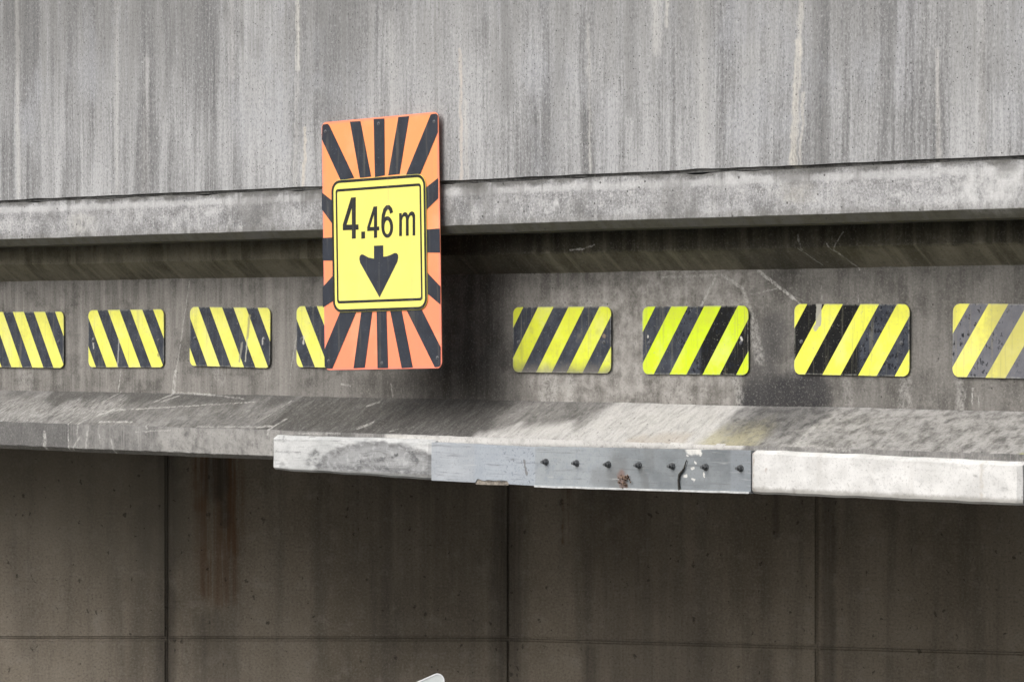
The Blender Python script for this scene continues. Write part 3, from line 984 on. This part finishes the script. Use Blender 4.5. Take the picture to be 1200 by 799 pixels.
guard('white painted edge guard with a broad black tyre-scuff arc, at the flange step',
      guard_mesh('edge_guard', gx(318), gx(505), (gz(318, 510), gz(505, 515)), (gz(318, 550), gz(505, 562)), .27, .345, .020, amp=.0045), mat_guard('scuffed'))
guard('pale blue-grey sheet metal edge guard with a bitten-out lower edge',
      guard_mesh('edge_guard', gx(505.3), gx(627), (gz(505, 518), gz(627, 524)), (gz(505, 563), gz(627, 569)), .27, .343, .004, dx=.012, amp=.0012,
                 notch=[(gx(557), gx(594), .018)]), mat_guard('sheet'))
br = thing('edge_guard', (gx(627.4), -.3, H - .70), 'grey steel edge guard with a row of seven dark bolts', 'guard', G)
bpy.context.view_layer.update()
part('guard_plate', guard_mesh('guard_plate', gx(627.4), gx(880), (gz(627, 523), gz(880, 528)), (gz(627, 569.5), gz(880, 577)), .27, .346, .0035, amp=.0016), mat_guard('bolted'), br)
bmz = bmesh.new()
prev = None
lip = []
for i in range(41):
    t = i / 40
    x = gx(628) + (gx(879.5) - gx(628)) * t
    z = gz(628, 569.6) + (gz(880, 577.2) - gz(628, 569.6)) * t + noise.noise(Vector((x * 9, 0, 4))) * .0018
    lip.append([bmz.verts.new((x, -.30, z - .004)), bmz.verts.new((x, -.356, z - .004)), bmz.verts.new((x, -.356, z + .004)), bmz.verts.new((x, -.30, z + .004))])
for r0, r1 in zip(lip, lip[1:]):
    for j in range(4):
        bmz.faces.new((r0[j], r0[(j + 1) % 4], r1[(j + 1) % 4], r1[j]))
bmz.faces.new(lip[0])
bmz.faces.new(lip[-1])
part('bottom_lip', mesh_bm('bottom_lip', bmz), lipm, br)


def bolt_mesh(name, r, h):
    bm = bmesh.new()
    for (rad, y0, y1, n) in ((r * 1.5, .004, -.004, 16), (r * 1.15, -.004, -h * .55, 6), (r * .62, -h * .55, -h, 10)):
        va = [bm.verts.new((rad * cos(2 * pi * k / n), y0, rad * sin(2 * pi * k / n))) for k in range(n)]
        vb = [bm.verts.new((rad * .96 * cos(2 * pi * k / n), y1, rad * .96 * sin(2 * pi * k / n))) for k in range(n)]
        for k in range(n):
            bm.faces.new((va[k], va[(k + 1) % n], vb[(k + 1) % n], vb[k]))
        bm.faces.new(va)
        bm.faces.new(vb)
    return mesh_bm(name, bm, 35)


bolt_me = bolt_mesh('bolt', .0105, .032)
bolt_me.materials.append(zinc)
for px, py in ((640, 541), (676, 542.5), (713, 544), (749, 545), (788, 546), (827, 547), (868, 548.5)):
    q = P(px, py, .347)
    o = part('bolt', bolt_me, None, br)
    o.location = q
    o.rotation_euler = (0, random.uniform(0, 1), 0)
guard('chunky white concrete edge guard with rounded ends beside the bolted steel guard',
      guard_mesh('edge_guard', gx(881), gx(1198), (gz(881, 527), gz(1198, 541.5)), (gz(881, 578), gz(1198, 592.5)), .26, .355, .020, amp=.0042), mat_guard('white'))

# exposed broken bit in the bite, debris clump, twig
bm = bmesh.new()
bm_box(bm, gx(556), gx(595), -.338, -.28, gz(575, 559), gz(575, 568))
bmesh.ops.subdivide_edges(bm, edges=bm.edges[:], cuts=6, use_grid_fill=True)
for v in bm.verts:
    v.co += Vector((noise.noise(v.co * 40), noise.noise(v.co * 41 + Vector((3, 3, 3))), noise.noise(v.co * 35 + Vector((7, 1, 3))))) * .006
tag(link('packing_strip', mesh_bm('packing_strip', bm, 40), mat_plain('brown_packing', (0.22, 0.195, 0.165), .9, 0, .5, 40)),
    'short brown packing strip showing in the bitten-out edge of the sheet metal guard', 'strip')
bm = bmesh.new()
q0 = P(731, 563, .36)
for i in range(26):
    c = q0 + Vector((random.gauss(0, .015), random.gauss(.004, .006), random.gauss(0, .014)))
    r = random.uniform(.003, .008)
    ret = bmesh.ops.create_icosphere(bm, subdivisions=1, radius=r)
    for v in ret['verts']:
        v.co = c + v.co * random.uniform(.7, 1.3)
for i in range(16):
    a = q0 + Vector((random.gauss(0, .014), random.gauss(-.004, .006), random.gauss(0, .012)))
    d = Vector((random.uniform(-1, 1), random.uniform(-.5, .2), random.uniform(-.8, .8))).normalized() * random.uniform(.02, .05)
    s = d.orthogonal().normalized() * .0012
    vv = [bm.verts.new(a - s), bm.verts.new(a + s), bm.verts.new(a + d)]
    bm.faces.new(vv)
    vv = [bm.verts.new(a - s.cross(d.normalized())), bm.verts.new(a + s.cross(d.normalized())), bm.verts.new(a + d)]
    bm.faces.new(vv)
tag(link('debris_clump', mesh_bm('debris_clump', bm, None), mat_plain('rusty_debris', (0.17, 0.118, 0.09), .95, 0, .7, 90)),
    'small rusty brown clump of debris stuck on the lip of the bolted guard', 'debris')
tw = [P(796, 574, .352), P(795, 563, .353), P(796, 556, .353), P(801.5, 549, .353), P(802.5, 545, .353), P(804.5, 539, .352)]
tag(link('twig', tube_mesh('twig', tw, [.006, .0045, .0055, .0042, .003, .0018]), mat_plain('dark_twig', (0.045, 0.042, 0.038), .9, 0, .4, 60)),
    'dark bent twig clinging upright to the bolted steel guard', 'twig')

# ================================================================== hazard plates on the web
YEL = (0.82, 0.80, 0.155)
FRESH = (0.63, 0.80, 0.02)
KL, PL = .57, .187
KR, PR = -.68, .196
WHT = (0.62, 0.60, 0.55)
plate_me = shape_mesh('plate', [rrect(-.3125, .3125, -.1525, .1525, .034)], .003, .0006)
pb_me = bolt_mesh('bolt', .006, .010)
pb_me.materials.append(mat_plain('plate_bolt', (0.16, 0.165, 0.175), .45, .4, .3, 80))
GP = 'striped hazard plates along the girder web'
specs = [
    (-3.685, 5.189, 0, mat_stripe('stripes_a', KL, PL, .0485, .475, (.80, .79, .16)), 'faded yellow and slate hazard plate, farthest along the row from the torn-tape plate'),
    (-2.845, 5.197, .006, mat_stripe('stripes_b', KL, PL, .037, .475, (.83, .82, .15), extra=((-.055, -.01, -.07, -.15, .002, .006, .7, (.4, .4, .38)), (.27, -.085, .27, -.09, .003, .008, .8, (.3, .27, .12)), (-.275, .0, -.27, -.05, .002, .006, .6, WHT))),
     'faded hazard plate with a thin scratch through its lower stripes'),
    (-2.008, 5.206, -.012, mat_stripe('stripes_c', KL, PL, .027, .475, (.82, .81, .17), extra=((.155, .11, .14, .0, .004, .010, .75, (.30, .28, .17)), (.14, .0, .125, -.12, .002, .006, .8, (.45, .44, .36)), (.10, -.03, .08, -.12, .003, .008, .75, (.30, .29, .25)), (.26, .0, .255, -.03, .002, .006, .6, WHT))),
     'faded hazard plate with two grey scrape marks down its right half'),
    (-1.184, 5.209, 0, mat_stripe('stripes_d', KL, PL, .023, .475, (.82, .82, .15), extra=((-.26, .0, -.262, -.03, .003, .008, .7, WHT),)), 'faded hazard plate half hidden behind the height sign'),
    (.331, 5.1975, 0, mat_stripe('stripes_e', KR, PR, .041, .49, (.70, .76, .055), dirt=.75, extra=((-.28, -.01, -.28, -.012, .002, .006, .8, WHT), (.27, .02, .27, .018, .004, .01, .7, (.3, .22, .15)))),
     'grimy hazard plate with grey dirt along its lower edge, beside the height sign'),
    (1.15, 5.197, .004, mat_stripe('stripes_f', KR, PR, .0525, .49, FRESH, fresh=(.02, .05), speck=(-.14, -.10, .55), extra=((-.28, .02, -.28, .018, .002, .006, .8, WHT), (.27, .01, .275, .0, .003, .006, .9, WHT))),
     'bright fluorescent lime and black hazard plate, the cleanest of the row'),
    (2.035, 5.202, -.006, mat_stripe('stripes_g', KR, PR, .0465, .49, (.84, .86, .10), fresh=(.06, .03), speck=(.0, .06, .45), extra=((-.175, .15, -.178, .07, .013, .004, .9, (.40, .39, .34)), (-.178, .07, -.195, .05, .009, .006, .85, (.44, .43, .36)))),
     'hazard plate with a grey torn tape smear at its top corner'),
    (2.886, 5.198, -.010, mat_stripe('stripes_h', KR, PR, .059, .49, (.83, .80, .15), dull=1, speck=(.2, -.32, .72)), 'dull grey-filmed hazard plate with dark specks in its stripes'),
]
for (x, z, rot, mt, lab) in specs:
    me = plate_me.copy()
    me.materials.clear()
    me.materials.append(mt)
    e = thing('hazard_plate', (x, -.009, z), lab, 'hazard plate', GP)
    e.rotation_euler = (random.uniform(-.004, .004), rot * -1, random.uniform(-.004, .004))
    link('plate', me, mt, e)
    for s in (-1, 1):
        b = link('bolt', pb_me, None, e)
        b.location = (s * .272, -.0035, -.01)
        sp = link('spacer', box_mesh('spacer', -.012, .012, 0, .020, -.012, .012), zinc, e)
        sp.location = (s * .272, -.0005, -.01)

# ================================================================== the height sign
SO = .436
SC = Vector((-.4165, -.46, 5.652))
SC = CAM + (SC - CAM) * ((-SO - CAM.y) / (-.46 - CAM.y))
SR = radians(1.15)
sign = thing('height_sign', SC, 'orange sunburst height-limit sign reading 4.46 m fixed to the slab edge', 'sign')
sign.rotation_euler = (0, -SR, 0)


def S(px, py):
    """photo pixel -> (u, v) on the sign face"""
    q = P(px, py, SO) - SC
    return (q.x * cos(SR) + q.z * sin(SR), -q.x * sin(SR) + q.z * cos(SR))


ORANGE = Mat('faded_orange', .5, .4)
oz = ORANGE.xyz()[2]
oa = ORANGE.noise(ORANGE.p, 7, 5, .6)
oc = ORANGE.mix(ORANGE.rng(ORANGE.ma('ADD', oz, ORANGE.mul(ORANGE.ma('SUBTRACT', oa, .5), .5)), .35, -.5), (0.98, 0.34, 0.125), (0.98, 0.285, 0.15))
ox = ORANGE.xyz()
oe = ORANGE.ma('MAXIMUM', ORANGE.rng(ORANGE.ma('ABSOLUTE', ox[0]), .380, .396), ORANGE.rng(ORANGE.ma('ABSOLUTE', ox[2]), .578, .592))
oc = ORANGE.mix(ORANGE.mul(oe, .55), oc, (0.86, 0.24, 0.20))
of = ORANGE.flat(.004, 20)
for (u0, v0, u1, v1) in ((-.39, .0, -.32, .0), (.32, -.005, .39, -.005)):
    oc = ORANGE.mix(ORANGE.mul(ORANGE.seg(of, (u0, 0, v0), (u1, 0, v1), .0015, .003), .6), oc, (.75, .6, .5))
od = ORANGE.noise(ORANGE.sc((24, 1, 1.2)), 1.0, 4, .65)
oc = ORANGE.mix(ORANGE.mul(ORANGE.rng(od, .54, .7), .22), oc, (0.45, 0.26, 0.16))
oc = ORANGE.mix(ORANGE.mul(ORANGE.rng(ORANGE.noise(ORANGE.p, 4, 4, .6), .5, .68), .25), oc, (0.95, 0.50, 0.30))
oc = ORANGE.mix(ORANGE.mul(ORANGE.rng(ORANGE.noise(ORANGE.p, 110, 3, .7), .63, .7), .5), oc, (0.5, 0.3, 0.22))
orange = ORANGE.color(oc)
ink = mat_print('slate_ink', (0.038, 0.044, 0.058), .3)
yel = mat_print('sign_yellow', (0.88, 0.80, 0.19), .06)
ink2 = mat_print('olive_ink', (0.030, 0.032, 0.032), .3)
alu = mat_plain('galvanised_rail', (0.35, 0.355, 0.36), .45, .6, .2, 30)

bp = link('board', shape_mesh('board', [rrect(-.398, .398, -.594, .594, .03)], .004, .0006), orange, sign)
bp.location = (0, .0052, 0)


def decal(name, loops, parent, mat, lift, d=.0008):
    me = shape_mesh(name, loops, d)
    o = link(name, me, mat, parent)
    o.location = (0, -lift, 0)
    return o


def crop(pts, x0, y0, k):
    return [S(x0 + a / k, y0 + b / k) for a, b in pts]


rays = [crop(r, 365, 120, 6.656) for r in (
    [(86, 190), (92, 175), (128, 169), (140, 180), (335, 590), (230, 610), (83, 290)],
    [(302, 152), (383, 148), (467, 580), (380, 590)], [(487, 131), (570, 127), (573, 570), (497, 585)],
    [(680, 116), (763, 109), (688, 560), (601, 570)], [(932, 97), (950, 91), (975, 90), (986, 105), (986, 235), (850, 560), (738, 570)])]
rays += [crop(r, 365, 340, 7.5) for r in (
    [(262, 175), (402, 175), (185, 688), (135, 688), (118, 670), (115, 525)], [(442, 175), (538, 172), (470, 680), (372, 685)],
    [(575, 172), (660, 172), (675, 683), (583, 685)], [(692, 172), (792, 168), (892, 678), (795, 683)],
    [(838, 175), (968, 165), (1136, 500), (1136, 655), (1122, 672), (1085, 675)])]
rays += [crop(r, 360, 110, 2.35) for r in (
    [(41, 272), (80, 303), (80, 372), (41, 318)], [(43, 397), (80, 395), (80, 459), (43, 459)], [(43, 533), (80, 491), (80, 565), (44, 588)],
    [(326, 260), (361, 232), (361, 288), (326, 322)], [(326, 374), (365, 371), (366, 437), (326, 437)], [(326, 487), (367, 530), (367, 580), (326, 545)])]
for r in rays:
    decal('ray', [r], sign, ink, .0012)

# yellow panel, a separate plate riveted on
c5 = lambda pts: crop(pts, 380, 195, 4.4385)
pa = [S(380 + a / 4.4385, 195 + b / 4.4385) for a, b in ((46, 75), (536, 38), (536, 748), (46, 757))]
u0 = (pa[0][0] + pa[3][0]) / 2
u1 = (pa[1][0] + pa[2][0]) / 2
v1 = (pa[0][1] + pa[1][1]) / 2
v0 = (pa[2][1] + pa[3][1]) / 2
panel = link('height_panel', shape_mesh('height_panel', [rrect(u0, u1, v0, v1, .055)], .003, .0004), yel, sign)
panel.location = (0, -.0022, 0)
t = .0105


def frame(x0, x1, z0, z1, r, w):
    return [rrect(x0, x1, z0, z1, r), rrect(x0 + w, x1 - w, z0 + w, z1 - w, max(.004, r - w))]


decal('outer_border', frame(u0 + .001, u1 - .001, v0 + .001, v1 - .001, .054, .013), panel, ink2, .0042)
m = .030
mv = .043
decal('inner_border', [rrect(u0 + m, u1 - m, v0 + mv, v1 - mv, .016), rrect(u0 + m + .010, u1 - m - .010, v0 + mv + .012, v1 - mv - .012, .008)], panel, ink2, .0042)


def stroke(pts, w):
    L, R = [], []
    for i, p in enumerate(pts):
        a = pts[max(0, i - 1)]
        b = pts[min(len(pts) - 1, i + 1)]
        dx, dy = b[0] - a[0], b[1] - a[1]
        ln = sqrt(dx * dx + dy * dy) or 1
        nx, ny = -dy / ln * w / 2, dx / ln * w / 2
        L.append((p[0] + nx, p[1] + ny))
        R.append((p[0] - nx, p[1] - ny))
    return L + R[::-1]


decal('digit_four', [c5([(145, 163), (169, 161), (169, 303), (183, 302), (183, 329), (169, 330), (169, 375), (149, 377), (149, 331), (102, 333), (102, 303)]),
                     c5([(149, 216), (149, 303), (121, 304)])], panel, ink2, .0042)
decal('decimal_point', [c5([(198, 340), (217, 339), (217, 375), (198, 377)])], panel, ink2, .0042)
decal('digit_four', [c5([(262, 210), (280, 208), (280, 314), (291, 313), (291, 333), (280, 334), (280, 371), (264, 373), (264, 335), (229, 337), (229, 316)]),
                     c5([(264, 250), (264, 315), (243, 316)])], panel, ink2, .0042)
outer = [(333 + 30.5 * cos(a * pi / 14), 316 + 56 * sin(a * pi / 14)) for a in range(28)]
inner = [(333 + 15.5 * cos(a * pi / 14), 317 + 36 * sin(a * pi / 14)) for a in range(28)]
six = decal('digit_six', [c5(outer), c5(inner)], panel, ink2, .0042)
hook = stroke(c5([(356, 243), (351, 224), (342, 213), (331, 214), (320, 228), (313, 255), (310.5, 285), (310.5, 320)]), .021)
decal('digit_six_stroke', [hook], panel, ink2, .0047)
decal('letter_m', [c5([(395, 363), (395, 244), (408, 243), (408, 257), (416, 243), (425, 238), (435, 242), (441, 255), (450, 240), (461, 234), (472, 239), (478, 255),
                       (478, 359), (465, 360), (465, 270), (462, 257), (455, 256), (448, 264), (444, 278), (444, 361), (430, 361), (430, 274), (427, 261), (420, 260),
                       (413, 267), (409, 282), (409, 362)])], panel, ink2, .0042)
decal('down_arrow', [c5([(264, 413), (312, 411), (312, 470), (330, 468), (352, 460), (370, 451), (381, 451), (389, 460), (390, 475), (385, 497), (293, 681),
                         (192, 502), (188, 482), (190, 467), (198, 458), (208, 459), (235, 474), (264, 480)])], panel, ink, .0042)
for (u, v) in ((0, .565), (-.37, .55), (.372, .55), (0, -.565), (.372, -.545), (-.37, -.55)):
    b = link('rivet', pb_me, None, sign)
    b.location = (u, .0018, v)
for u in (-.22, .22):
    link('mounting_rail', box_mesh('mounting_rail', u - .025, u + .025, .0045, .026, -.55, .555, .003), alu, sign)
    q = S(447, 240)
    link('standoff', box_mesh('standoff', u - .04, u + .04, .022, .050, .13, .22, .003), alu, sign)

# ================================================================== tip of a post sign that rises from the verge
tip = PD(513, 791, 13.2)
rs = thing('road_sign', (tip.x, tip.y, 0), 'pale three-cornered plate with a white rim, its tip against the dark wall', 'sign')
rs.rotation_euler = (0, 0, TH)


def tri(r, sc):
    cs = [(.02 - .0, -.0), (-.80, -.36), (.06, -.92)]
    mx = sum(c[0] for c in cs) / 3
    mz = sum(c[1] for c in cs) / 3
    cs = [(mx + (a - mx) * sc, mz + (b - mz) * sc) for a, b in cs]
    out = []
    for i in range(3):
        p, c, q = Vector(cs[i - 1]), Vector(cs[i]), Vector(cs[(i + 1) % 3])
        d0, d1 = (p - c).normalized(), (q - c).normalized()
        ang = d0.angle(d1)
        tl = r / tan(ang / 2)
        cen = c + (d0 + d1).normalized() * (r / sin(ang / 2))
        a, b = c + d0 * tl, c + d1 * tl
        a0, a1 = atan2(a.y - cen.y, a.x - cen.x), atan2(b.y - cen.y, b.x - cen.x)
        dd = (a1 - a0 + pi) % (2 * pi) - pi
        for k in range(9):
            out.append((cen.x + r * cos(a0 + dd * k / 8), cen.y + r * sin(a0 + dd * k / 8)))
    return out


TZ = tip.z + .022
o_ = link('sign_face', shape_mesh('sign_face', [tri(.028, 1.0)], .004, .0006), mat_print('pale_sign_face', (0.68, 0.72, 0.71), .08), rs)
o_.location = (.005, 0, TZ)
o_ = link('rim', shape_mesh('rim', [tri(.028, 1.0), tri(.024, .985)], .0015), mat_print('white_rim', (0.85, 0.85, 0.87), .05), rs)
o_.location = (.005, -.0055, TZ)
o_ = link('post', tube_mesh('post', [(-.24, .035, -.1), (-.24, .035, TZ - .2)], [.03, .03], 14), alu, rs)
